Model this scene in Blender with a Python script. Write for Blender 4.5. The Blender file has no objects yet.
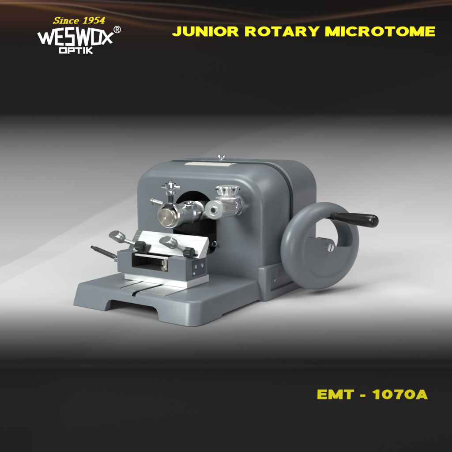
import bpy, bmesh, math, random
from mathutils import Vector, Matrix
random.seed(4)
sc = bpy.context.scene
COL = sc.collection
CM = 0.01
PITCH = math.radians(7.949); YAW = math.radians(32.949); F = 709.0
PI = math.pi

# ------------------------------------------------------------------ helpers
def srgb(v):
    v /= 255.0
    return v / 12.92 if v <= 0.04045 else ((v + 0.055) / 1.055) ** 2.4

def mat(name, col, rough=.5, metal=0., noise=0., nscale=40., bump=0., bscale=300., coat=0., aniso=None, spec=.5):
    m = bpy.data.materials.new(name); m.use_nodes = True
    nt = m.node_tree; b = nt.nodes['Principled BSDF']
    b.inputs['Base Color'].default_value = (*col, 1)
    b.inputs['Roughness'].default_value = rough
    b.inputs['Metallic'].default_value = metal
    b.inputs['Coat Weight'].default_value = coat
    b.inputs['Coat Roughness'].default_value = .25
    b.inputs['Specular IOR Level'].default_value = spec
    tc = nt.nodes.new('ShaderNodeTexCoord')
    if noise:
        n = nt.nodes.new('ShaderNodeTexNoise'); n.inputs['Scale'].default_value = nscale; n.inputs['Detail'].default_value = 5
        mr = nt.nodes.new('ShaderNodeMapRange'); mr.inputs[1].default_value = .3; mr.inputs[2].default_value = .7
        mr.inputs[3].default_value = 1 - noise; mr.inputs[4].default_value = 1 + noise
        mx = nt.nodes.new('ShaderNodeVectorMath'); mx.operation = 'SCALE'; mx.inputs[0].default_value = col
        if aniso:
            mp0 = nt.nodes.new('ShaderNodeMapping'); mp0.inputs['Scale'].default_value = (aniso[0], aniso[1]*1.5, aniso[2]*6)
            nt.links.new(tc.outputs['Object'], mp0.inputs['Vector']); nt.links.new(mp0.outputs[0], n.inputs['Vector'])
        else:
            nt.links.new(tc.outputs['Object'], n.inputs['Vector'])
        nt.links.new(n.outputs['Fac'], mr.inputs[0])
        nt.links.new(mr.outputs[0], mx.inputs['Scale']); nt.links.new(mx.outputs[0], b.inputs['Base Color'])
        mr2 = nt.nodes.new('ShaderNodeMapRange'); mr2.inputs[1].default_value = .3; mr2.inputs[2].default_value = .7
        mr2.inputs[3].default_value = max(.02, rough - .06); mr2.inputs[4].default_value = rough + .08
        nt.links.new(n.outputs['Fac'], mr2.inputs[0]); nt.links.new(mr2.outputs[0], b.inputs['Roughness'])
    if bump:
        n2 = nt.nodes.new('ShaderNodeTexNoise'); n2.inputs['Scale'].default_value = bscale; n2.inputs['Detail'].default_value = 3
        bp = nt.nodes.new('ShaderNodeBump'); bp.inputs['Strength'].default_value = bump; bp.inputs['Distance'].default_value = .0006
        if aniso:
            mp = nt.nodes.new('ShaderNodeMapping'); mp.inputs['Scale'].default_value = aniso
            nt.links.new(tc.outputs['Object'], mp.inputs['Vector']); nt.links.new(mp.outputs[0], n2.inputs['Vector'])
        else:
            nt.links.new(tc.outputs['Object'], n2.inputs['Vector'])
        nt.links.new(n2.outputs['Fac'], bp.inputs['Height']); nt.links.new(bp.outputs[0], b.inputs['Normal'])
    return m

M = {}
M['paint'] = mat('grey_enamel', (.163, .181, .198), .36, 0, .05, 18, .22, 300, .3)
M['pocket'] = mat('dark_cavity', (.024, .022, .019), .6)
M['seal'] = mat('seal_rubber', (.02, .025, .03), .6)
M['chrome'] = mat('chrome_plate', (.82, .83, .84), .16, 1, .03, 60)
M['steel'] = mat('ground_steel', (.80, .80, .79), .32, 1, .10, 40, .2, 60, 0, (1, 14, 1))
M['satin'] = mat('satin_nickel', (.66, .66, .63), .36, .85, .05, 50)
M['ivory'] = mat('bright_aluminium', (.90, .90, .885), .36, .45, .07, 30, .1, 60, 0, (1, 14, 1))
M['bright'] = mat('bright_chrome', (.90, .90, .89), .25, .72, .03, 50)
M['grey'] = mat('grey_steel', (.30, .31, .30), .38, .85, .05, 50)
M['panel'] = mat('dark_enamel', (.085, .095, .12), .4, 0, .05, 25, .1, 420, .2)
M['pale'] = mat('polished_nickel', (.92, .92, .91), .24, .9, .03, 50)
M['brass'] = mat('pale_brass', (.76, .73, .64), .30, 1, .05, 50)
M['dark'] = mat('blackened_steel', (.06, .062, .065), .38, .7, .1, 60)
M['black'] = mat('black_bakelite', (.012, .013, .011), .22, 0, .1, 30, 0, 0, .4)
M['plate'] = mat('nameplate_metal', (.80, .76, .68), .42, .3)
M['yellow'] = mat('yellow_vinyl', (.95, .84, .012), .6, spec=.1)
M['gold'] = mat('gold_vinyl', (.80, .60, .02), .6, spec=.1)
M['white'] = mat('white_vinyl', (.90, .90, .90), .6, spec=.1)

def link(name, me, m, parent=None, bevel=0, seg=3, angle=35, smooth=True):
    if isinstance(me, bmesh.types.BMesh):
        bm = me; me = bpy.data.meshes.new(name)
        bmesh.ops.recalc_face_normals(bm, faces=bm.faces[:]); bm.to_mesh(me); bm.free()
    o = bpy.data.objects.new(name, me); COL.objects.link(o)
    for mm in (m if isinstance(m, (list, tuple)) else [m]):
        me.materials.append(mm)
    if parent: o.parent = parent
    if bevel:
        b = o.modifiers.new('bevel', 'BEVEL'); b.width = bevel * CM; b.segments = seg
        b.limit_method = 'ANGLE'; b.angle_limit = math.radians(angle); b.use_clamp_overlap = True
        bake(o)
    if smooth:
        me = o.data
        for p in me.polygons: p.use_smooth = True
        me.set_sharp_from_angle(angle=math.radians(angle if not bevel else 50))
        w = o.modifiers.new('normals', 'WEIGHTED_NORMAL'); w.keep_sharp = True
        bake(o)
    return o

def bake(o):
    dg = bpy.context.evaluated_depsgraph_get(); dg.update()
    me = bpy.data.meshes.new_from_object(o.evaluated_get(dg), preserve_all_data_layers=True, depsgraph=dg)
    old = o.data; o.modifiers.clear(); o.data = me; me.name = o.name

def cut(o, cutters):
    for c in cutters:
        md = o.modifiers.new('cut', 'BOOLEAN'); md.object = c; md.operation = 'DIFFERENCE'; md.solver = 'EXACT'
    bake(o)
    for c in cutters: bpy.data.objects.remove(c, do_unlink=True)

def V(p): return Vector(p) * CM

def box_bm(x0, x1, y0, y1, z0, z1, bm=None):
    bm = bm or bmesh.new()
    vs = [bm.verts.new(V((x, y, z))) for x in (x0, x1) for y in (y0, y1) for z in (z0, z1)]
    for f in ((0,1,3,2),(4,6,7,5),(0,4,5,1),(2,3,7,6),(0,2,6,4),(1,5,7,3)): bm.faces.new([vs[i] for i in f])
    return bm

def loft_bm(rings, bm=None, cap=True):
    bm = bm or bmesh.new(); R = []
    for r in rings: R.append([bm.verts.new(V(p)) for p in r])
    n = len(R[0])
    for a, b in zip(R[:-1], R[1:]):
        for i in range(n): bm.faces.new((a[i], a[(i+1) % n], b[(i+1) % n], b[i]))
    if cap: bm.faces.new(R[0][::-1]); bm.faces.new(R[-1])
    return bm

def basis(ax):
    ax = Vector(ax).normalized(); t = Vector((0, 0, 1)) if abs(ax.z) < .9 else Vector((1, 0, 0))
    u = t.cross(ax).normalized(); return ax, u, ax.cross(u)

def lathe_bm(c, ax, prof, n=40, bm=None, ribs=0, ribd=0, sx=1.0, cap=True, lobes=0, lobe_d=0):
    """prof: (distance along axis, radius[, ribbed])"""
    c = Vector(c); ax, u, w = basis(ax); rings = []
    for p in prof:
        t, r = p[0], p[1]; rb = len(p) > 2 and p[2]
        ring = []
        for i in range(n):
            a = 2 * PI * i / n
            rr = r - (ribd if (rb and i % 2 and not lobes) else 0)
            if lobes and rb: rr *= 1 - lobe_d*(1 - abs(math.cos(lobes/2*a + .4))**.7)
            ring.append(c + ax * t + u * rr * math.cos(a) * sx + w * rr * math.sin(a))
        rings.append(ring)
    return loft_bm(rings, bm, cap)

def tube_bm(c, ax, t0, t1, ro, ri, n=48, bm=None, ch=.08, sx=1.0):
    c = Vector(c); ax, u, w = basis(ax); bm = bm or bmesh.new()
    prof = [(t0, ri + ch), (t0, ro - ch), (t0 + ch, ro), (t1 - ch, ro), (t1, ro - ch), (t1, ri + ch), (t1 - ch, ri), (t0 + ch, ri)]
    R = [[bm.verts.new((c + ax*t + u*r*math.cos(2*PI*i/n)*sx + w*r*math.sin(2*PI*i/n)) * CM) for t, r in prof] for i in range(n)]
    for i in range(n):
        a, b = R[i], R[(i+1) % n]
        for k in range(8): bm.faces.new((a[k], a[(k+1) % 8], b[(k+1) % 8], b[k]))
    return bm

def prism_bm(poly, ax, t0, t1, bm=None):
    """poly in the plane: ax 'y' -> (x,z), 'x' -> (y,z), 'z' -> (x,y)"""
    def P(a, b, t): return {'y': (a, t, b), 'x': (t, a, b), 'z': (a, b, t)}[ax]
    return loft_bm([[P(a, b, t0) for a, b in poly], [P(a, b, t1) for a, b in poly]], bm)

def rrect(x0, x1, z0, z1, rbl, rbr, rtr, rtl, n=10):
    out = []
    for cx, cz, r, a0 in ((x1 - rbr, z0 + rbr, rbr, -90), (x1 - rtr, z1 - rtr, rtr, 0), (x0 + rtl, z1 - rtl, rtl, 90), (x0 + rbl, z0 + rbl, rbl, 180)):
        for i in range(n + 1):
            a = math.radians(a0 + 90 * i / n); out.append((cx + r * math.cos(a), cz + r * math.sin(a)))
    return out

def empty(name, label=None, cat=None, group=None, parent=None):
    o = bpy.data.objects.new(name, None); o.empty_display_size = .02; COL.objects.link(o)
    if parent: o.parent = parent
    if label: o['label'] = label; o['category'] = cat
    if group: o['group'] = group
    return o

# ------------------------------------------------------------------ camera
cam = bpy.data.cameras.new('camera'); co = bpy.data.objects.new('camera', cam); COL.objects.link(co)
co.location = (0, 0, .30); co.rotation_euler = (PI/2 - PITCH, 0, 0)
cam.sensor_width = 36; cam.lens = 36 * F / 452; cam.clip_start = .01; cam.clip_end = 50
sc.camera = co

# ------------------------------------------------------------------ backdrop: one printed sheet, apron - table - sweep - header
prof = [(86.9, -60), (86.9, -.6)]
for i in range(1, 9):
    a = PI - (i/8)*PI/2; prof.append((87.5 + .6*math.cos(a), -.6 + .6*math.sin(a)))
prof.append((165, 0))
for i in range(1, 25):
    a = -PI/2 + (i/24)*PI/2; prof.append((165 + 45*math.cos(a), 45 + 45*math.sin(a)))
prof.append((210, 160))
S = [0]
for a, b in zip(prof[:-1], prof[1:]): S.append(S[-1] + math.hypot(b[0]-a[0], b[1]-a[1]))
STOT = S[-1]; XW = 140.0
def sheet_s(v):                       # height on the picture of the design -> arc length on the sheet
    m = math.tan(-PITCH - math.atan((v - 226) / F)); val = [z - (30 + m*y) for y, z in prof]
    for i in range(len(prof)-1):
        if val[i] < 0 <= val[i+1]:
            k = -val[i]/(val[i+1]-val[i]); return S[i] + k*(S[i+1]-S[i])
def sheet_us(x, v):
    s = sheet_s(v)
    for i in range(len(prof)-1):
        if S[i] <= s <= S[i+1]:
            k = (s-S[i])/(S[i+1]-S[i]); y = prof[i][0]*(1-k)+prof[i+1][0]*k; z = prof[i][1]*(1-k)+prof[i+1][1]*k
    d = y*math.cos(PITCH) - (z-30)*math.sin(PITCH)
    return (x - 226)/F*d, s
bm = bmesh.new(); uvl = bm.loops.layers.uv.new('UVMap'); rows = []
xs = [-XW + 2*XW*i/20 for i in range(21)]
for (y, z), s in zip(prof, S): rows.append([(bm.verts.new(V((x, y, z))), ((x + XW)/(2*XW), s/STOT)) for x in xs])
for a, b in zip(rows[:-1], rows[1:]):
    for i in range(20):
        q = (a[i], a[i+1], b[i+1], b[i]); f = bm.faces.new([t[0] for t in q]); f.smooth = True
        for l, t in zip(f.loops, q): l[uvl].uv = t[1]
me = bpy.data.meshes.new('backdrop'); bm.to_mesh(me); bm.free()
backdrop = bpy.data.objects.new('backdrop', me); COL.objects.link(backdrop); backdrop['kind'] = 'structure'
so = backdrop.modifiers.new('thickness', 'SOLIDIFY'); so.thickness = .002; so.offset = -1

GAIN = {0: 0.268, 60: 0.654, 100: 0.585, 112: 0.56, 114: 0.508, 116: 0.821, 120: 0.699, 130: 0.731, 140: 0.74, 150: 0.732, 160: 0.702, 170: 0.694, 190: 0.686, 210: 0.696, 230: 0.726, 250: 0.797, 270: 0.755, 290: 0.666, 300: 0.653, 310: 0.641, 320: 0.617, 330: 0.592, 340: 0.587, 350: 0.514, 358: 0.45, 361: 0.314, 364: 0.29, 368: 0.581, 452: 1.036}   # offsets the uneven lamp light, worked into the print's base colour
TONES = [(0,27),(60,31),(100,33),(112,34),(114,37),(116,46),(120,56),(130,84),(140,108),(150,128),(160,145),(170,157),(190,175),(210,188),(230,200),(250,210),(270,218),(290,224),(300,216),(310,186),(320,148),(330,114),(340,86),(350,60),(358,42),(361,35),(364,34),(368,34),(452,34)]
#GAINTABLE
mt = bpy.data.materials.new('graduated_print'); mt.use_nodes = True; nt = mt.node_tree; N = nt.nodes; L = nt.links
bs = N['Principled BSDF']; bs.inputs['Roughness'].default_value = .85; bs.inputs['Specular IOR Level'].default_value = .08
uv = N.new('ShaderNodeUVMap'); uv.uv_map = 'UVMap'; sp = N.new('ShaderNodeSeparateXYZ'); L.new(uv.outputs[0], sp.inputs[0])
U, W = sp.outputs[0], sp.outputs[1]
def math_n(op, a, b=None, c=None, clamp=False):
    n = N.new('ShaderNodeMath'); n.operation = op; n.use_clamp = clamp
    for i, v in enumerate((a, b, c)):
        if v is None: continue
        if isinstance(v, (int, float)): n.inputs[i].default_value = v
        else: L.new(v, n.inputs[i])
    return n.outputs[0]
def curve_n(src, pts):
    n = N.new('ShaderNodeFloatCurve'); c = n.mapping.curves[0]
    pts = sorted(pts)
    c.points[0].location = pts[0]; c.points[1].location = pts[-1]
    for p in pts[1:-1]: c.points.new(*p)
    n.mapping.use_clip = False; n.mapping.update(); L.new(src, n.inputs['Value']); return n.outputs[0]
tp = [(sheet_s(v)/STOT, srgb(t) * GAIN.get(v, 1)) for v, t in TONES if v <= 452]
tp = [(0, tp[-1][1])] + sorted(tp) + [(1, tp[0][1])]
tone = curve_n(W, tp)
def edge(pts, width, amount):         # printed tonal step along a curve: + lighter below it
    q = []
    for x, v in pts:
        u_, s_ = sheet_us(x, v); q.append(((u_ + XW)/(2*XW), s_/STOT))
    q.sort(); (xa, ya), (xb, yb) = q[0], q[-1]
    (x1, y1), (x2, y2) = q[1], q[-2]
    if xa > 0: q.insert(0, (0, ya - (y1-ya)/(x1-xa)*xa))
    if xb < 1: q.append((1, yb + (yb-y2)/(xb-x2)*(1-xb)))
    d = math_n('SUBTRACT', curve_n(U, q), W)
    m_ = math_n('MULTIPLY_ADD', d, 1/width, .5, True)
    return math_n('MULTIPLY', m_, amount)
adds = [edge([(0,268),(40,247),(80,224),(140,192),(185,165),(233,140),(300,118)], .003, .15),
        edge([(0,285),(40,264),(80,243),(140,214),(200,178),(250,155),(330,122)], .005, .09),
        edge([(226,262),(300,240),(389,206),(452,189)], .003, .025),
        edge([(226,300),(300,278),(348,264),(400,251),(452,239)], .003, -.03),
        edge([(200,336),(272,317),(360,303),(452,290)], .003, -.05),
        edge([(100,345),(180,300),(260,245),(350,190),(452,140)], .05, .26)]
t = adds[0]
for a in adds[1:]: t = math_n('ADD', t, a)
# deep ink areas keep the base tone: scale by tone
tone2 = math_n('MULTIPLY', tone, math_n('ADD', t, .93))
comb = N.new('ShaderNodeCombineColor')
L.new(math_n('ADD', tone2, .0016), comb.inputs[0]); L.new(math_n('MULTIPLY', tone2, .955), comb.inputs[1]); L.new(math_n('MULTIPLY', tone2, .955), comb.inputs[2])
cur = comb.outputs[0]
def swoosh(pts, width, colour, amt, fade):   # thin printed light trail in the header
    global cur
    q = []
    for x, v in pts:
        u_, s_ = sheet_us(x, v); q.append(((u_ + XW)/(2*XW), s_/STOT))
    q.sort()
    q.insert(0, (0, q[0][1])); q.append((1, q[-1][1]))
    d = math_n('DIVIDE', math_n('SUBTRACT', W, curve_n(U, q)), width)
    g = math_n('POWER', 2.718, math_n('MULTIPLY', math_n('MULTIPLY', d, d), -1))
    xa = (sheet_us(fade[0], 20)[0] + XW)/(2*XW); xb = (sheet_us(fade[1], 20)[0] + XW)/(2*XW)
    mr = N.new('ShaderNodeMapRange'); mr.inputs[1].default_value = xa; mr.inputs[2].default_value = xb
    mr.inputs[3].default_value = 1; mr.inputs[4].default_value = 0; L.new(U, mr.inputs[0])
    g = math_n('MULTIPLY', math_n('MULTIPLY', g, mr.outputs[0]), amt)
    mx = N.new('ShaderNodeMix'); mx.data_type = 'RGBA'; mx.blend_type = 'ADD'; mx.clamp_factor = False
    L.new(g, mx.inputs[0]); L.new(cur, mx.inputs[6]); mx.inputs[7].default_value = (*colour, 1); cur = mx.outputs[2]
swoosh([(0,12),(60,16),(130,24),(200,34),(260,40)], .012, (.05,.014,.006), .5, (20,230))
swoosh([(0,-1),(60,3),(130,7),(200,14),(280,22)], .0022, (.07,.024,.014), .7, (60,290))
swoosh([(0,3),(40,3),(80,6),(120,14),(160,20),(200,22),(250,24)], .0008, (.08,.06,.045), .7, (80,270))
swoosh([(0,2),(30,5),(70,11),(110,18),(150,26),(200,31)], .0020, (.13,.055,.012), .55, (40,200))
swoosh([(0,0),(60,-1),(120,2),(200,7),(260,15),(310,22)], .0010, (.06,.04,.03), .5, (150,320))
swoosh([(60,28),(130,28),(200,24),(270,22),(330,17),(390,9),(452,0)], .0020, (.08,.034,.018), .9, (700,150))
swoosh([(60,32),(150,31),(230,28),(300,22),(360,14),(420,7),(452,4)], .0009, (.09,.055,.035), .8, (700,180))
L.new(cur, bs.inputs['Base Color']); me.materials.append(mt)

# ------------------------------------------------------------------ lettering on the sheet
def plane_pt(x, v, Y):                # a point of the upright panel that stands Y cm from the lens
    ang = -PITCH - math.atan((v-226)/F); z = 30 + Y*math.tan(ang)
    d = Y*math.cos(PITCH) - (z-30)*math.sin(PITCH); return (x-226)/F*d, z

def place_mesh(me, x0, x1, vtop, vbot, Y, thick):
    """fit a flat mesh (x,y, extruded z) into a rectangle of the panel"""
    a = plane_pt(x0, vbot, Y); b = plane_pt(x1, vtop, Y)
    xs_ = [v.co.x for v in me.vertices]; ys_ = [v.co.y for v in me.vertices]
    mnx, mxx, mny, mxy = min(xs_), max(xs_), min(ys_), max(ys_)
    zs = [v.co.z for v in me.vertices]; z0, z1 = min(zs), max(zs)
    for v in me.vertices:
        X = a[0] + (v.co.x-mnx)/(mxx-mnx)*(b[0]-a[0]); Z = a[1] + (v.co.y-mny)/(mxy-mny)*(b[1]-a[1])
        T = (v.co.z-z0)/max(z1-z0, 1e-9)*thick
        v.co = Vector((X, Y - .01 - T, Z)) * CM

def strokes_bm(strokes, w, warp=lambda x, y: (x, y), caps=0.0):
    """each stroke: polyline list (optionally closed flag as ('c', pts)); mitred ribbon"""
    bm = bmesh.new(); k = 0
    for st in strokes:
        closed = False; ww = w
        if st[0] == 'c': closed = True; st = st[1]
        st = [p for i, p in enumerate(st) if i == 0 or math.hypot(p[0]-st[i-1][0], p[1]-st[i-1][1]) > 1e-4]
        n = len(st); Lp = []; Rp = []
        for i in range(n):
            p = Vector(st[i])
            a = Vector(st[i-1]) if (i > 0 or closed) else None
            b = Vector(st[(i+1) % n]) if (i < n-1 or closed) else None
            d1 = (p-a).normalized() if a is not None else (b-p).normalized()
            d2 = (b-p).normalized() if b is not None else d1
            nn = Vector((-(d1.y+d2.y), d1.x+d2.x)).normalized()
            m_ = ww/2/max(.45, nn.dot(Vector((-d1.y, d1.x))))
            ext = Vector((0, 0))
            if a is None: ext = -d2*caps
            if b is None: ext = d1*caps
            Lp.append(p+ext+nn*m_); Rp.append(p+ext-nn*m_)
        h = 1 + .04*k; k += 1
        def mk(p, z):
            x, y = warp(p.x, p.y); return bm.verts.new((x, y, z))
        A = [mk(p, h) for p in Lp]; B = [mk(p, h) for p in Rp]; A0 = [mk(p, 0) for p in Lp]; B0 = [mk(p, 0) for p in Rp]
        for i in range(n if closed else n-1):
            j = (i+1) % n
            bm.faces.new((A[i], A[j], B[j], B[i])); bm.faces.new((A0[i], A0[j], A[j], A[i])); bm.faces.new((B[i], B[j], B0[j], B0[i]))
        if not closed:
            bm.faces.new((A[0], B[0], B0[0], A0[0])); bm.faces.new((A[-1], A0[-1], B0[-1], B[-1]))
    bmesh.ops.recalc_face_normals(bm, faces=bm.faces[:])
    return bm

def tagged(o, label, cat): o['label'] = label; o['category'] = cat; return o
def arc(cx_, cy_, rx, ry, a0, a1, n=10): return [(cx_+rx*math.cos(math.radians(a0+(a1-a0)*i/n)), cy_+ry*math.sin(math.radians(a0+(a1-a0)*i/n))) for i in range(n+1)]
BLK = {  # heavy grotesque capitals: advance, centre lines of the strokes on a cap height of 1
 'J': (.66, [[(.48,1),(.48,.36)] + arc(.30,.36,.18,.245,0,-165,12)]),
 'U': (.76, [[(.13,1),(.13,.42)] + arc(.375,.42,.245,.305,180,360,12) + [(.62,1)]]),
 'N': (.78, [[(.13,0),(.13,1)], [(.64,0),(.64,1)], [(.14,.92),(.63,.08)]]),
 'I': (.28, [[(.13,0),(.13,1)]]),
 'O': (.80, [('c', arc(.40,.5,.285,.389,0,360,28)[:-1])]),
 'R': (.76, [[(.13,0),(.13,1)], [(.2,.885),(.42,.885)] + arc(.42,.675,.14,.21,90,-90,10) + [(.2,.465)], [(.40,.47),(.62,-.06)]]),
 'T': (.68, [[(.01,.885),(.65,.885)], [(.33,.88),(.33,0)]]),
 'A': (.76, [[(.10,-.1),(.37,1.06)], [(.64,-.1),(.37,1.06)], [(.2,.27),(.54,.27)]]),
 'Y': (.72, [[(.08,1.06),(.35,.42)], [(.62,1.06),(.35,.42)], [(.35,.48),(.35,0)]]),
 'M': (.94, [[(.13,0),(.13,1)], [(.80,0),(.80,1)], [(.16,.95),(.465,.08)], [(.77,.95),(.465,.08)]]),
 'C': (.74, [arc(.40,.5,.285,.389,40,320,24)]),
 'E': (.66, [[(.13,0),(.13,1)], [(.2,.885),(.60,.885)], [(.2,.51),(.57,.51)], [(.2,.115),(.61,.115)]]),
 '-': (.42, [[(.04,.36),(.35,.36)]]), ' ': (.26, []),
 '1': (.60, [[(.36,1),(.36,0)], [(.40,.96),(.10,.68)]]),
 '0': (.70, [('c', arc(.34,.5,.225,.385,0,360,28)[:-1])]),
 '7': (.66, [[(.04,.885),(.62,.885)], [(.54,.90),(.40,.62),(.32,.30),(.29,-.0)]])}
def heavy(txt):
    x = 0; st = []
    for ch in txt:
        w_, ss = BLK[ch]
        for q in ss: st.append(('c', [(a+x, b) for a, b in q[1]]) if q[0] == 'c' else [(a+x, b) for a, b in q])
        x += w_ + .045
    bm = strokes_bm(st, .222)
    for v in bm.verts: v.co.y = min(1, max(0, v.co.y))
    for v in bm.verts: v.co.z = v.co.z if v.co.z < .01 else 1 + (v.co.z-1)*.25
    me = bpy.data.meshes.new('lettering'); bm.to_mesh(me); bm.free(); return me
me = heavy('JUNIOR ROTARY MICROTOME')
place_mesh(me, 172, 435, 26.6, 36.3, 210, .15)
tagged(link('title_lettering', me, M['yellow'], smooth=False), 'bold yellow capitals reading JUNIOR ROTARY MICROTOME across the black header', 'lettering')
me = heavy('EMT - 1070A')
place_mesh(me, 317.5, 428, 389.6, 398.9, 86.9, .06)
tagged(link('code_lettering', me, M['yellow'], smooth=False), 'bold yellow characters reading EMT - 1070A on the black band below the machine', 'lettering')

logo = empty('logo', 'white arched logo reading WESWOX OPTIK with a yellow Since 1954 above it', 'logo')
# big arched word, drawn in picture units
def warpw(x, y):   # x 37..114, y 0 (bottom) .. 1 (top)
    t = (x - 75.5) / 38.5; top = 27.2 + 6.2*t*t; bot = 45.9 - 3.2*t*t
    return x, -(bot + (top-bot)*y)
def L_(pts): return [(a, b) for a, b in pts]
WW = 2.5
def letter_strokes():
    st = []
    st += [L_([(38.6,1),(43.3,0)]), L_([(43.1,0),(46.4,.86)]), L_([(46.2,.86),(49.7,0)]), L_([(49.5,0),(54.0,1)])]          # W
    st.append(L_([(63.6,.93),(56.4,.93),(56.4,.07),(63.6,.07)])); st.append(L_([(56.4,.5),(62.6,.5)]))  # E
    st.append(L_([(74.2,.93),(66.6,.93),(66.6,.53),(73.4,.53),(73.4,.07),(65.6,.07)]))  # S
    st += [L_([(77.2,1),(79.9,0)]), L_([(79.8,0),(83.2,.9)]), L_([(83.1,.9),(86.4,0)]), L_([(86.2,0),(89.6,1)])]          # W
    st.append(('c', L_([(92.6,.93),(101.4,.93),(99.9,.07),(92.6,.07)])))          # O
    st.append(L_([(102.6,1),(111.6,0)])); st.append(L_([(113.0,1),(102.4,0)]))    # X
    return st
def dens(st, n=6):
    out = []
    for s in st:
        cl = s[0] == 'c'; p = s[1] if cl else s; q = []
        m = len(p)
        for i in range(m if cl else m-1):
            a, b = p[i], p[(i+1) % m]
            for k in range(n): q.append((a[0]+(b[0]-a[0])*k/n, a[1]+(b[1]-a[1])*k/n))
        if not cl: q.append(p[-1])
        out.append(('c', q) if cl else q)
    return out
def scaleY(st, k): return [(('c', [(a, b*k) for a, b in s[1]]) if s[0] == 'c' else [(a, b*k) for a, b in s]) for s in st]
K = 17.0
def to_panel(bm, thick=.12, Y=210):
    for v in bm.verts:
        X, Z = plane_pt(v.co.x, -v.co.y, Y); v.co = Vector((X, Y - .01 - v.co.z*thick, Z))*CM
    return bm
bm = strokes_bm(scaleY(dens(letter_strokes()), K), 2.45, lambda x, y: warpw(x, y/K))
link('name_lettering', to_panel(bm), M['white'], logo, smooth=False)
def w2(x, y): return x, -(53.6 - y)
st = [('c', [(60,5.4),(66.2,5.4),(66.2,.9),(60,.9)]),
      [(68.6,-.1),(68.6,5.4),(74.0,5.4),(74.0,2.4),(69.4,2.4)],
      [(75.4,5.4),(82.2,5.4)], [(78.8,5.0),(78.8,-.1)],
      [(84.2,6.3),(84.2,-.1)],
      [(87.0,6.3),(87.0,-.1)], [(92.0,6.3),(88.0,3.1),(92.4,-.1)]]
link('subtitle_lettering', to_panel(strokes_bm(st, 1.5, w2)), M['white'], logo, smooth=False)
# registered mark
ring = [(117.3 + 3.3*math.cos(2*PI*i/28), 29.6 + 3.3*math.sin(2*PI*i/28)) for i in range(28)]
st = [('c', ring), [(116.2,32.0),(116.2,27.6),(118.2,27.6),(118.7,28.6),(118.2,29.7),(116.6,29.7)], [(117.4,29.8),(118.8,32.0)]]
link('registered_mark', to_panel(strokes_bm(st, .45, lambda x, y: (x, -y))), M['white'], logo, smooth=False)
# slanted roman date line drawn with a broad nib
def nib(strokes, nib_w, nib_t, ang):
    bm = bmesh.new(); k = 0
    a = math.radians(ang); ex = Vector((math.cos(a), math.sin(a)))*nib_w/2; ey = Vector((-math.sin(a), math.cos(a)))*nib_t/2
    corners = [ex+ey, -ex+ey, -ex-ey, ex-ey]
    for st in strokes:
        for p, q in zip(st[:-1], st[1:]):
            P = [Vector(p)+c for c in corners] + [Vector(q)+c for c in corners]
            P.sort(key=lambda v: (v.x, v.y)); lo = []; hi = []
            cr = lambda o, a_, b_: (a_.x-o.x)*(b_.y-o.y)-(a_.y-o.y)*(b_.x-o.x)
            for v in P:
                while len(lo) > 1 and cr(lo[-2], lo[-1], v) <= 1e-9: lo.pop()
                lo.append(v)
            for v in reversed(P):
                while len(hi) > 1 and cr(hi[-2], hi[-1], v) <= 1e-9: hi.pop()
                hi.append(v)
            hull = lo[:-1] + hi[:-1]; h = .5 + .012*k; k += 1
            A = [bm.verts.new((v.x, v.y, h)) for v in hull]; B = [bm.verts.new((v.x, v.y, 0)) for v in hull]; n = len(A)
            bm.faces.new(A)
            for i in range(n): bm.faces.new((A[i], B[i], B[(i+1) % n], A[(i+1) % n]))
    bmesh.ops.recalc_face_normals(bm, faces=bm.faces[:]); return bm
def arc(cx_, cy_, rx, ry, a0, a1, n=10): return [(cx_+rx*math.cos(math.radians(a0+(a1-a0)*i/n)), cy_+ry*math.sin(math.radians(a0+(a1-a0)*i/n))) for i in range(n+1)]
G = {  # glyphs on a 1-high cap, widths
 'S': (.62, [arc(.32,.74,.22,.22,40,180,8) + arc(.32,.74,.22,.24,180,270,4) + arc(.30,.26,.24,.24,90,-90,8) + arc(.30,.26,.24,.22,-90,-150,5), [(.53,.95),(.50,.74)], [(.05,.0),(.08,.22)]]),
 'i': (.32, [[(.05,.60),(.17,.62),(.17,.02)], [(.06,.02),(.27,.02)], [(.16,.88),(.18,.88)]]),
 'n': (.60, [[(.04,.60),(.15,.62),(.15,.02)], [(.05,.02),(.25,.02)], [(.15,.48),(.26,.62),(.40,.60),(.44,.48),(.44,.02)], [(.35,.02),(.55,.02)]]),
 'c': (.48, [arc(.26,.31,.21,.30,50,310,12)]),
 'e': (.52, [[(.08,.34),(.44,.36)], arc(.26,.31,.20,.30,10,310,14)]),
 '1': (.50, [[(.08,.80),(.27,.96),(.27,.02)], [(.12,.02),(.42,.02)]]),
 '9': (.58, [arc(.28,.68,.20,.27,0,360,16), [(.48,.68),(.47,.40),(.36,.12),(.12,.02)]]),
 '5': (.58, [[(.50,.96),(.16,.96),(.12,.56)], [(.12,.56)] + arc(.26,.31,.23,.29,100,-130,12)]),
 '4': (.60, [[(.52,.28),(.05,.28),(.38,.96),(.38,.02)], [(.28,.02),(.50,.02)]]),
 ' ': (.34, [])}
x = 0; st = []
for ch in 'Since 1954':
    w_, ss = G[ch]
    for s in ss: st.append([(x + a + .25*b, b) for a, b in s])
    x += w_ + .08
bm = nib(st, .15, .07, 10); me = bpy.data.meshes.new('date'); bm.to_mesh(me); bm.free()
place_mesh(me, 53, 105, 17.0, 23.8, 210, .12)
link('date_lettering', me, M['gold'], logo, smooth=False)

# ------------------------------------------------------------------ the microtome, in its own frame (cm)
CX, CY = 85.8, -85.6
root = empty('microtome', 'blue-grey enamelled rotary microtome with chrome knobs and a large side handwheel', 'microtome')
xa = Vector((math.cos(YAW), -math.sin(YAW), 0)); ya = Vector((math.sin(YAW), math.cos(YAW), 0))
root.location = (-(CX*xa + CY*ya))*CM; root.rotation_euler = (0, 0, -YAW)

def tmp(bm):
    o = link('cutter', bm, M['pocket'], root, smooth=False); return o

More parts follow.
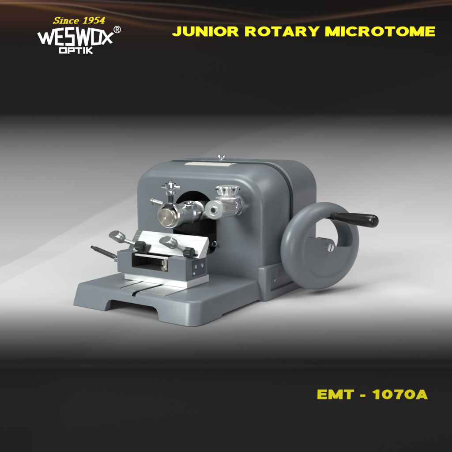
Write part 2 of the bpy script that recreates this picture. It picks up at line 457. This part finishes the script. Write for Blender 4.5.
# --- base with feet
def base_ring(z, fl, inset=0):
    x0, x1, y0, y1 = 0 - fl*.15 + inset, 25 + fl*.65 - inset, -1.3*fl + inset, 20.2
    return [(a, b, z) for a, b in rrect(x0, x1, y0, y1, max(.6 - inset, .1) , max(2.0 - inset, .3), .1, .1, 8)]
rings = [base_ring(0, 1, .12), base_ring(.12, 1 - .12/3.6), base_ring(3.2, .11), base_ring(3.42, .05, .07), base_ring(3.56, .01, .22), base_ring(3.6, 0, .45)]
base = link('base', loft_bm(rings), [M['paint'], M['dark']], root, smooth=False)
n1 = prism_bm([(7.2, -1), (19.2, -1), (18.8, 0), (18.2, 1.2), (17.7, 1.75), (17.0, 2.0), (8.5, 2.0), (7.8, 1.8), (7.5, 1.3), (7.3, 0)], 'y', -4, 17)
n2 = prism_bm([(5.8, -1), (5.8, .0), (6.1, .38), (6.5, .5), (17.6, .5), (18.0, .38), (18.3, .0), (18.3, -1)], 'x', 19, 29)
n3 = box_bm(1.2, 23.6, .1, 19, -1, 2.0)
n4 = prism_bm([(5.8, -1), (6.5, .5), (17.6, .5), (18.3, -1)], 'x', -3, 3)
s2 = prism_bm([(12.2, -2.2), (12.95, -2.2), (13.75, 9.5), (13.15, 9.5)], 'z', 3.0, 4)
s1 = box_bm(8.75, 9.1, .9, 8, 3.3, 4)
cut(base, [tmp(b) for b in (n1, n2, n3, n4, s2, s1)])
def darken(o, test, idx=1):
    for p in o.data.polygons:
        if test(p.center / CM, p.normal): p.material_index = idx
darken(base, lambda c, n: c.z > 2.95 and ((12.15 < c.x < 13.8 and -1.9 < c.y < 9.6) or (8.7 < c.x < 9.15 and -.3 < c.y < 8.2)) and (c.z < 3.55) and (abs(n.x) > .9 or n.z > .9 or n.y < -.9) and c.z < 3.5)
o = base
for p in o.data.polygons: p.use_smooth = True
o.data.set_sharp_from_angle(angle=math.radians(40))
bv = o.modifiers.new('bevel', 'BEVEL'); bv.width = .0009; bv.segments = 2; bv.limit_method = 'ANGLE'; bv.angle_limit = math.radians(40); bake(o)

# --- pedestal block under the housing
def blk_ring(x0, x1, y0, y1, z, i=0): return [(a, b, z) for a, b in rrect(x0+i, x1-i, y0+i, y1-i, .5, .5, .8, .8, 5)]
rings = [blk_ring(-2.6, 26.5, 18.5, 40.0, 0), blk_ring(-2.6, 26.5, 18.5, 40.0, 5.6), blk_ring(-2.6, 26.5, 18.5, 40.0, 5.85, .1), blk_ring(-2.6, 26.5, 18.5, 40.0, 5.95, .3)]
ped = link('pedestal', loft_bm(rings), M['paint'], root, smooth=False)
# keep the pedestal behind the base front line: only its right shoulder steps forward
cut(ped, [tmp(box_bm(-5, 25.02, 15, 19.9, 3.0, 8)), tmp(box_bm(25.95, 28, 20.3, 36, 1.5, 5.1))])
link_o = ped
for p in ped.data.polygons: p.use_smooth = True
ped.data.set_sharp_from_angle(angle=math.radians(40))
link('mounting_screw', lathe_bm((25.95, 22.6, 3.1), (1, 0, 0), [(-.1, .33), (.12, .33), (.18, .25)], 20), M['satin'], root)

# --- housing
HX0, HX1, HZ = -4.0, 26.1, 23.2
def h_ring(y, i, x0=HX0, x1=HX1, z1=HZ, rl=4.6, rr=6.0, zb=3.4, t=0.):
    return [(a, y, b) for a, b in rrect(x0+i+.8*t, x1-i-t, zb, z1-i-1.75*t, .05, .05, max(rr-i, .3), max(rl-i, .3), 16)]
rings = []
FR = .95
def tap(y): return 1.0*(1 - math.sin(PI/2*min(1, (y-19.5)/6.5)))
rings = []
for k in range(9):
    b_ = PI/2*k/8; y_ = 19.5 + FR*(1-math.cos(b_)); rings.append(h_ring(y_, FR*(1-math.sin(b_)), rl=3.9, t=tap(y_)))
rings += [h_ring(y_, 0, rl=3.9, t=tap(y_)) for y_ in (21, 21.8, 22.6, 23.4, 24.2, 25, 26)] + [h_ring(27.65, 0, rl=3.9)] + [h_ring(27.8, .05, rl=3.9), h_ring(27.88, .2, rl=3.9)]
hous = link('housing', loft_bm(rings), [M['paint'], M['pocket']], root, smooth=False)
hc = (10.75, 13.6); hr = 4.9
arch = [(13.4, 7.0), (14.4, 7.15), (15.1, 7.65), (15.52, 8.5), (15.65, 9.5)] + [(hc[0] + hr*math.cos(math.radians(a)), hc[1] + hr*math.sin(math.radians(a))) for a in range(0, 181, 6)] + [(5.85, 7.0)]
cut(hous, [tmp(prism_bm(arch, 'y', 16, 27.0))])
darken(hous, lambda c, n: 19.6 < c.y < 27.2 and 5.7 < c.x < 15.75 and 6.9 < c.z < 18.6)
o = hous
for p in o.data.polygons: p.use_smooth = True
o.data.set_sharp_from_angle(angle=math.radians(35))
w = o.modifiers.new('n', 'WEIGHTED_NORMAL'); w.keep_sharp = True; bake(o)
rings = [h_ring(27.8, -.18), h_ring(27.9, -.30), h_ring(28.6, -.30)]
link('groove_seal', loft_bm(rings), M['seal'], root)
def r_ring(y, i): return h_ring(y, i, HX0 - .4, HX1 + .38, HZ + .42, 4.4, 5.6)
rings = [r_ring(28.32, .22), r_ring(28.36, .06), r_ring(28.46, 0), r_ring(33, 0), r_ring(37.5, 0)]
rings += [r_ring(37.5 + 2.2*math.sin(PI/2*k/8), 2.2*(1-math.cos(PI/2*k/8))) for k in range(1, 9)]
link('rear_cover', loft_bm(rings), M['paint'], root)
# name plate on the top of the housing
def topz(y): return HZ - 1.75*tap(y)
yy = [23.7 + 2.9*k/8 for k in range(9)]
np_ = link('name_plate', prism_bm([(y, topz(y) + .10) for y in yy] + [(y, topz(y) - .2) for y in reversed(yy)], 'x', 5.6, 15.6), M['plate'], root)
for px in (6.0, 15.2):
    link('rivet', lathe_bm((px, 25.1, topz(25.1) + .08), (0, 0, 1), [(-.02, .16), (.07, .15), (.11, .08)], 14), M['grey'], np_)
# wing screw on the rear cover
ws = link('wing_screw', lathe_bm((9.6, 30.4, HZ + .40), (0, 0, 1), [(0, .55), (.12, .55), (.16, .28), (.55, .26)], 24), M['chrome'], root)
for s in (-1, 1):
    link('wing', lathe_bm((9.6 + s*.5, 30.4, HZ + 1.0), (s*.9, 0, .25), [(-.35, .10), (-.25, .28), (0, .36), (.25, .3), (.36, .1)], 18), M['chrome'], ws)

# --- feed knob at the right of the face
kc = (20.3, 19.3, 16.3); AY = (0, -1, 0)
fk = link('feed_knob', lathe_bm(kc, AY, [(-.2, 1.85), (.0, 1.9), (.5, 1.85), (1.0, 1.75), (1.3, 1.7), (1.35, 1.6), (2.7, 1.65), (2.9, 1.55), (3.1, 1.3)], 56, sx=1.12), M['chrome'], root)
link('knurled_grip', lathe_bm(kc, AY, [(2.9, 1.25), (3.0, 1.52, 1), (3.1, 1.62, 1), (6.7, 1.48, 1), (6.9, 1.35, 1), (6.95, 1.2)], 60, ribd=.17, sx=1.12), M['steel'], fk)
link('knob_cap', lathe_bm(kc, AY, [(6.85, 1.45), (6.9, 1.62), (7.5, 1.62), (7.65, 1.52), (7.67, .95), (7.5, .85), (7.5, .60), (7.75, .55), (7.77, .05)], 48, sx=1.15), M['bright'], fk)
link('cap_screw', lathe_bm(kc, AY, [(7.7, .42), (7.85, .42), (7.9, .36), (7.9, .2), (7.83, .18), (7.83, .02)], 24), M['dark'], fk)
tb = (20.5, 15.7, 16.65)
td = link('graduated_turret', lathe_bm(tb, (0, 0, 1), [(.6, 1.2), (1.22, 1.8), (1.34, 2.1), (1.5, 1.95), (1.62, 1.3), (1.8, 1.1), (1.95, 1.55), (2.1, 1.65, 1), (3.15, 2.08, 1), (3.35, 1.98, 1), (3.5, 1.0)], 120, sx=1.05, lobes=8, lobe_d=.22), M['bright'], fk)
for k in range(8):
    a = 2*PI*(k+.5)/8 - .1; d = Vector((math.cos(a), math.sin(a), 0))
    link('index_screw', lathe_bm(Vector(tb) + d*Vector((1.05, 1, 1)).x*1.98 + Vector((0, 0, 2.9)), d, [(-.1, .17), (.10, .17), (.13, .1)], 12), M['dark'], fk)
link('turret_stem', lathe_bm((20.4, 17.4, 16.9), (0, -.35, 1), [(-.5, 1.5), (.7, 1.4), (1.1, 1.1)], 32), M['chrome'], fk)

# --- specimen holder: sleeve, ring clamp, disc, screws
ac = (12.3, 0, 14.9)
def A(y, dx=0, dz=0): return (ac[0]+dx, y, ac[2]+dz)
sh = link('specimen_holder', lathe_bm(A(24), AY, [(0, 1.6), (4.6, 1.6), (4.8, 1.85), (6.0, 1.85), (6.1, 1.6), (7.6, 1.6), (7.8, 1.9), (10.2, 1.9), (10.4, 1.8), (12.4, 1.8), (12.6, 1.55)], 56), M['steel'], root)
link('flange_ring', tube_bm(A(15.6), AY, -.2, .9, 2.15, 1.8), M['chrome'], sh)
bm = tube_bm(A(11.2, -.1, .15), AY, 0, 1.4, 2.2, 1.74, ch=.12, sx=1.08)
ringo = link('ring_clamp', bm, M['pale'], sh)
link('ring_liner', tube_bm(A(11.7, 0, .2), AY, 0, 1.4, 1.73, 1.6, ch=.02, sx=1.08), M['dark'], sh)
dprof = [(0, 1.2), (.1, 1.5), (2.4, 1.5), (2.55, 1.42)]
for k in range(6):
    r_ = 1.36 - .2*k; dprof += [(2.56, r_), (2.48, r_ - .05), (2.48, r_ - .10), (2.56, r_ - .14)]
dprof += [(2.5, .03)]
link('object_disc', lathe_bm(A(11.4, .05, -.05), AY, dprof, 48, sx=1.1), M['brass'], sh)
link('disc_jaw', box_bm(11.7, 13.3, 9.4, 11.2, 16.25, 17.1), M['dark'], sh, .15)
# vertical clamping screw with winged head
tx, ty = 12.2, 10.6
link('clamp_screw', lathe_bm((tx, ty, 16.6), (0, 0, 1), [(0, .46), (1.7, .46), (1.8, .6), (2.0, .6)], 28), M['dark'], sh)
hd = link('screw_head', lathe_bm((tx, ty, 18.5), (0, 0, 1), [(0, .75), (.15, .85), (.7, .85), (.8, .65), (1.0, .62), (1.1, .92), (1.25, .98), (1.9, .98), (2.05, .85), (2.1, .4), (2.45, .35), (2.5, .1)], 28), M['chrome'], sh)
link('wing_bar', lathe_bm((tx - 2.05, ty, 19.85), (1, 0, 0), [(0, .12), (.15, .22), (1.2, .34), (2.9, .34), (3.95, .22), (4.1, .12)], 20), M['chrome'], sh)
# side tommy bar
link('side_screw', lathe_bm((8.0, 10.4, 17.3), (1, .12, -.22), [(0, .35), (.05, .52), (.35, .60), (.55, .60), (.62, .50), (2.6, .50), (2.7, .36), (4.0, .36)], 28), [M['grey'], M['pale']], sh)
darken(bpy.data.objects['side_screw'], lambda c, n: n.x < -.5)
link('lug', lathe_bm((13.6, 14.2, 16.3), (.25, -.15, 1), [(0, 1.1), (.55, 1.05), (.62, .95), (.62, .62), (.4, .55), (.4, .02)], 32, sx=1.25), M['chrome'], sh)
link('lug', lathe_bm((15.3, 17.4, 14.6), (1, -.5, .2), [(-1, .7), (.35, .7), (.45, .6), (.45, .05)], 24), M['satin'], sh)
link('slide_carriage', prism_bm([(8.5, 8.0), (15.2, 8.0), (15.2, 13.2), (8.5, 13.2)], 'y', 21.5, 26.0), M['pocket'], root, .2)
link('carriage_nose', prism_bm([(12.0, 12.6), (18.0, 10.6), (24.0, 10.6), (24.0, 13.2), (12.4, 13.3)], 'x', 10.4, 13.6), M['dark'], root, .15)
link('stop_screw', lathe_bm((15.6, 19.5, 9.15), (.2, -1, .1), [(-.8, .35), (.3, .35), (.45, .48), (.9, .48), (1.0, .36)], 20), M['chrome'], root)

# --- slide plate on the base
sp_ = link('slide_plate', prism_bm([(7.0, 1.6), (8.7, 1.4), (8.7, 13), (7.0, 13)], 'z', 3.6, 3.73), M['steel'], root, .03)
def more(poly): return link('slide_rail', prism_bm(poly, 'z', 3.6, 3.73), M['steel'], sp_, .03)
more([(9.15, .8), (12.35, .7), (13.1, 9.5), (13.1, 13), (9.15, 13)])
more([(13.2, .7), (18.4, .6), (18.4, 13), (13.9, 13), (13.9, 9.5)])

# --- knife holder
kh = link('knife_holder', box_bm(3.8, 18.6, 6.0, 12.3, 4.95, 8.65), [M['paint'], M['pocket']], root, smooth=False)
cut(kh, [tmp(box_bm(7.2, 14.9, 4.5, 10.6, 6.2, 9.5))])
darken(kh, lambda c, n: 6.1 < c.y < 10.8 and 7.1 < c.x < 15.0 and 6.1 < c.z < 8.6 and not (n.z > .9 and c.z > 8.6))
b = kh.modifiers.new('b', 'BEVEL'); b.width = .0012; b.segments = 3; b.limit_method = 'ANGLE'; bake(kh)
for p in kh.data.polygons: p.use_smooth = True
kh.data.set_sharp_from_angle(angle=math.radians(50))
w = kh.modifiers.new('n', 'WEIGHTED_NORMAL'); w.keep_sharp = True; bake(kh)
link('saddle', box_bm(5.0, 18.5, 6.5, 12.9, 3.74, 4.94), M['ivory'], kh, .08)
link('notch_bar', box_bm(7.22, 14.88, 6.7, 7.2, 8.1, 8.4), M['ivory'], kh, .04)
link('adjusting_screw', lathe_bm((13.3, 7.6, 6.21), (0, 0, 1), [(0, .9), (.45, .9), (.5, .55), (.8, .5), (.85, .75), (1.5, .75), (1.55, .4), (2.1, .4)], 28), M['brass'], kh)
link('side_plate', box_bm(18.5, 18.72, 7.9, 11.6, 5.5, 8.0), M['panel'], kh, .06)
for (y, z, r_) in ((8.6, 7.05, .36), (10.5, 6.95, .36), (8.1, 5.95, .22)):
    link('side_screw', lathe_bm((18.55, y, z), (1, 0, 0), [(0, r_), (.28, r_), (.34, r_*.75), (.34, r_*.3), (.26, r_*.25)], 20), M['chrome'], kh)
link('latch', box_bm(17.7, 18.7, 7.4, 8.9, 8.62, 8.95), M['dark'], kh, .1)
# inclined knife: a steel wedge lying back towards the specimen
kn = [(8.0, 8.55), (7.75, 8.75), (10.5, 11.85), (10.65, 11.8), (10.95, 10.9), (9.9, 8.55)]
def kring(x, g=0.0):
    return [(x, y + g*.0, z) for y, z in kn]
bm = loft_bm([[(6.0, y, z) for y, z in kn], [(19.9, y, z) for y, z in kn]])
knife = link('knife', bm, M['ivory'], kh, .04)
bm = loft_bm([[(4.55, y + (.35 if z < 11 else .1), z + .0) for y, z in kn], [(5.98, y, z) for y, z in kn]])
link('knife_end', bm, M['steel'], kh, .04)
link('knife_rest', prism_bm([(9.95, 8.66), (12.0, 8.66), (12.1, 9.6), (11.3, 11.0), (11.0, 10.6)], 'x', 5.2, 19.2), M['dark'], kh, .08)
# the two lever knobs that clamp the knife
def clamp(kp, rp, hp0, hp1):
    """kp knurled drum, rp end of rod, hp0->hp1 head"""
    kp, hp0, hp1 = Vector(kp), Vector(hp0), Vector(hp1)
    g = link('clamp_lever', lathe_bm(kp - Vector((.75, 0, 0)), (1, 0, 0), [(0, .6), (.1, .84, 1), (1.5, .84, 1), (1.6, .6)], 40, ribd=.08), M['dark'], kh)
    d = hp0 - kp; l_ = d.length
    link('lever_rod', lathe_bm(kp, d, [(0, .52), (l_*.3, .48), (l_*.5, .34), (l_, .34)], 20), M['grey'], g)
    d2 = hp1 - hp0; l2 = d2.length
    # head widens towards an obliquely cut, slightly domed end
    ax, u_, w_ = basis(d2); rings = []
    nrm = Vector((-.20, -.58, .76)).normalized()
    for t_, r_ in ((-.35, .32), (-.2, .40), (.05, .66), (.35, .84), (.55, .88)):
        rings.append([hp0 + ax*t_ + u_*r_*math.cos(2*PI*i/32) + w_*r_*math.sin(2*PI*i/32) for i in range(32)])
    for off, r_ in ((0, .88), (.06, .83), (.08, .5), (.08, .2)):
        ring = []
        for i in range(32):
            p = hp0 + u_*r_*math.cos(2*PI*i/32) + w_*r_*math.sin(2*PI*i/32)
            t_ = (hp1 - p).dot(nrm)/ax.dot(nrm); ring.append(p + ax*(t_ + off))
        rings.append(ring)
    lk = link('lever_knob', loft_bm(rings), [M['grey'], M['pale']], g)
    darken(lk, lambda c, n: n.dot(nrm) > .9)
clamp((8.0, 7.3, 9.75), None, (5.0, 6.5, 10.6), (3.1, 6.2, 11.55))
clamp((18.2, 7.4, 9.6), None, (16.2, 6.6, 10.65), (14.3, 6.2, 11.5))
link('clamp_block', box_bm(7.3, 9.4, 7.3, 8.8, 8.5, 9.9), M['dark'], kh, .15)
link('clamp_block', box_bm(17.4, 19.6, 7.9, 9.2, 8.5, 9.3), M['dark'], kh, .15)
# drag lever at the left end
g = link('side_lever', lathe_bm((3.9, 8.6, 6.35), (-1, 0, .06), [(0, .5), (.5, .5), (.55, .38), (2.2, .34), (2.35, .2)], 24), M['chrome'], kh)
link('lever_hub', lathe_bm((1.2, 8.6, 6.1), (0, 0, 1), [(0, .38), (.7, .38), (.8, .25)], 20), M['chrome'], g)
d = Vector((-4.9, 8.9, 8.15)) - Vector((1.2, 8.6, 6.85))
link('lever_rod', lathe_bm((1.2, 8.6, 6.85), d, [(-.3, .22), (0, .36), (.6, .44), (d.length - .9, .40), (d.length - .75, .26), (d.length, .26)], 20), M['dark'], g)

# --- handwheel with crank
tl = math.radians(18)
wh = empty('handwheel', parent=root)
n_ = Vector((math.cos(tl), -math.sin(tl), 0)); u_ = Vector((math.sin(tl), math.cos(tl), 0)); k_ = Vector((0, 0, 1))
wc = Vector((33.5, 29.2, 8.72)); EL = 1.2
def WP(t, r, a): return wc + n_*t + u_*(r*EL*math.cos(a)) + k_*(r*math.sin(a))
rimp = [(-3.9, 5.2)] + [(-2.1 - 1.9*math.cos(math.radians(b)), 5.95 + 2.0*math.sin(math.radians(b))) for b in range(0, 181, 10)] + [(-.20, 5.5), (-.36, 5.3), (-.40, 5.1)]
bm = bmesh.new(); NW = 128; R = []
prof_w = [(-.9, .0)]
front = rimp + [(-.41, 4.4), (-.41, 1.6), (-.41, 0.6)]
back = [(-2.4, .6), (-2.4, 4.4), (-2.8, 4.9)]
loop = front + back
R = [[bm.verts.new(WP(t, r, 2*PI*i/NW)*CM) for t, r in loop] for i in range(NW)]
m_ = len(loop)
for i in range(NW):
    a, b = R[i], R[(i+1) % NW]
    for k in range(m_): bm.faces.new((a[k], a[(k+1) % m_], b[(k+1) % m_], b[k]))
wheel = link('wheel_disc', bm, M['paint'], wh, smooth=False)
# window in the web: from left of the hub over the top to the right
def arcp(r, a0, a1, n): return [(r*math.cos(math.radians(a0 + (a1-a0)*i/n)), r*math.sin(math.radians(a0 + (a1-a0)*i/n))) for i in range(n+1)]
win = [(1.7, -.15), (4.8, -.6), (5.25, -.35)] + arcp(5.45, 2, 122, 20)[1:] + [(-3.5, 4.3), (-4.2, 3.2), (-4.4, 2.5), (-4.1, 2.15), (-1.6, 1.75), (-.9, 1.6)] + arcp(1.5, 118, -4, 8)
bm = bmesh.new(); A0 = [bm.verts.new((wc + n_*(-5) + u_*a*EL + k_*b)*CM) for a, b in win]; B0 = [bm.verts.new((wc + n_*3 + u_*a*EL + k_*b)*CM) for a, b in win]
for i in range(len(win)): bm.faces.new((A0[i], A0[(i+1) % len(win)], B0[(i+1) % len(win)], B0[i]))
bm.faces.new(A0[::-1]); bm.faces.new(B0)
cut(wheel, [tmp(bm)])
b = wheel.modifiers.new('b', 'BEVEL'); b.width = .0012; b.segments = 3; b.limit_method = 'ANGLE'; b.angle_limit = math.radians(50); bake(wheel)
for p in wheel.data.polygons: p.use_smooth = True
wheel.data.set_sharp_from_angle(angle=math.radians(45))
w = wheel.modifiers.new('n', 'WEIGHTED_NORMAL'); w.keep_sharp = True; bake(wheel)
link('hub', lathe_bm(wc, n_, [(-2.9, 1.5), (-.5, 1.45), (-.34, 1.3), (-.32, 1.0)], 40, sx=1), M['paint'], wh)
link('axle', lathe_bm(wc, -n_, [(1.5, .9), (7.4, .9)], 32), M['dark'], wh)
link('axle_collar', lathe_bm((25.6, 31.2, 8.9), (1, 0, 0), [(0, 2.2), (1.3, 2.1), (1.5, 1.9)], 40), M['paint'], root)
hs = link('hub_screw', lathe_bm(wc, n_, [(-.4, .80), (.16, .80), (.30, .70), (.32, .1)], 32), M['chrome'], wh)
# slot as a thin dark bar inlaid in the screw head
bm = bmesh.new(); c0 = wc + n_*.31; dv = (u_*.35 + k_*.94).normalized(); ev = n_.cross(dv)
P = [c0 + dv*a*.66 + ev*b_*.09 + n_*t for a in (-1, 1) for b_ in (-1, 1) for t in (-.1, .03)]
vs = [bm.verts.new(p*CM) for p in P]
for f in ((0,1,3,2),(4,6,7,5),(0,4,5,1),(2,3,7,6),(0,2,6,4),(1,5,7,3)): bm.faces.new([vs[i] for i in f])
link('screw_slot', bm, M['dark'], hs)
hp = wc + u_*.75 + k_*5.55
hb = link('crank_handle', lathe_bm(hp, n_, [(-1.9, .62), (-.1, .62), (.0, .72), (.7, .72), (.8, .55), (1.1, .55), (1.2, .66), (1.8, .78), (4.5, 1.0), (7.8, 1.12), (8.9, 1.12), (9.3, 1.0), (9.5, .78), (9.53, .5), (9.55, .3)], 40), M['black'], wh)

# ------------------------------------------------------------------ light: studio softboxes, plus unseen backdrop and front lamps added for brightness
w_ = bpy.data.worlds.new('World'); sc.world = w_; w_.use_nodes = True
bg = w_.node_tree.nodes['Background']; bg.inputs[0].default_value = (.92, .96, 1, 1); bg.inputs[1].default_value = .17
def softbox(name, loc, tgt, sx, sy, power, col=(1, 1, 1)):
    l = bpy.data.lights.new(name, 'AREA'); l.shape = 'RECTANGLE'; l.size = sx; l.size_y = sy; l.energy = power; l.color = col
    o = bpy.data.objects.new(name, l); COL.objects.link(o); o.location = loc
    o.rotation_euler = (Vector(tgt) - Vector(loc)).to_track_quat('-Z', 'Y').to_euler()
softbox('key_softbox', (-1.6, .0, 1.35), (-.05, 1.2, .12), 1.0, .9, 50, (.93, 1, .99))
softbox('top_softbox', (-.25, 1.35, 1.9), (-.05, 1.35, .0), 1.5, 1.1, 20, (.95, 1, 1))
softbox('fill_softbox', (1.7, .2, 1.3), (.2, 1.7, .5), 1.3, 1.3, 4, (1, .93, 1))
softbox('added_backdrop_light', (1.35, 1.15, 1.75), (.55, 2.1, .45), .9, .9, 11, (1, .99, 1))  # added lamp, lifts the right side of the sheet behind the machine
softbox('added_front_light', (.35, -.75, .15), (.1, 1.0, .0), .8, .8, 7, (1, .93, 1))  # added low lamp out of view, brightens the apron lettering

sc.view_settings.view_transform = 'Standard'; sc.view_settings.look = 'None'
sc.view_settings.exposure = 0; sc.view_settings.gamma = 1
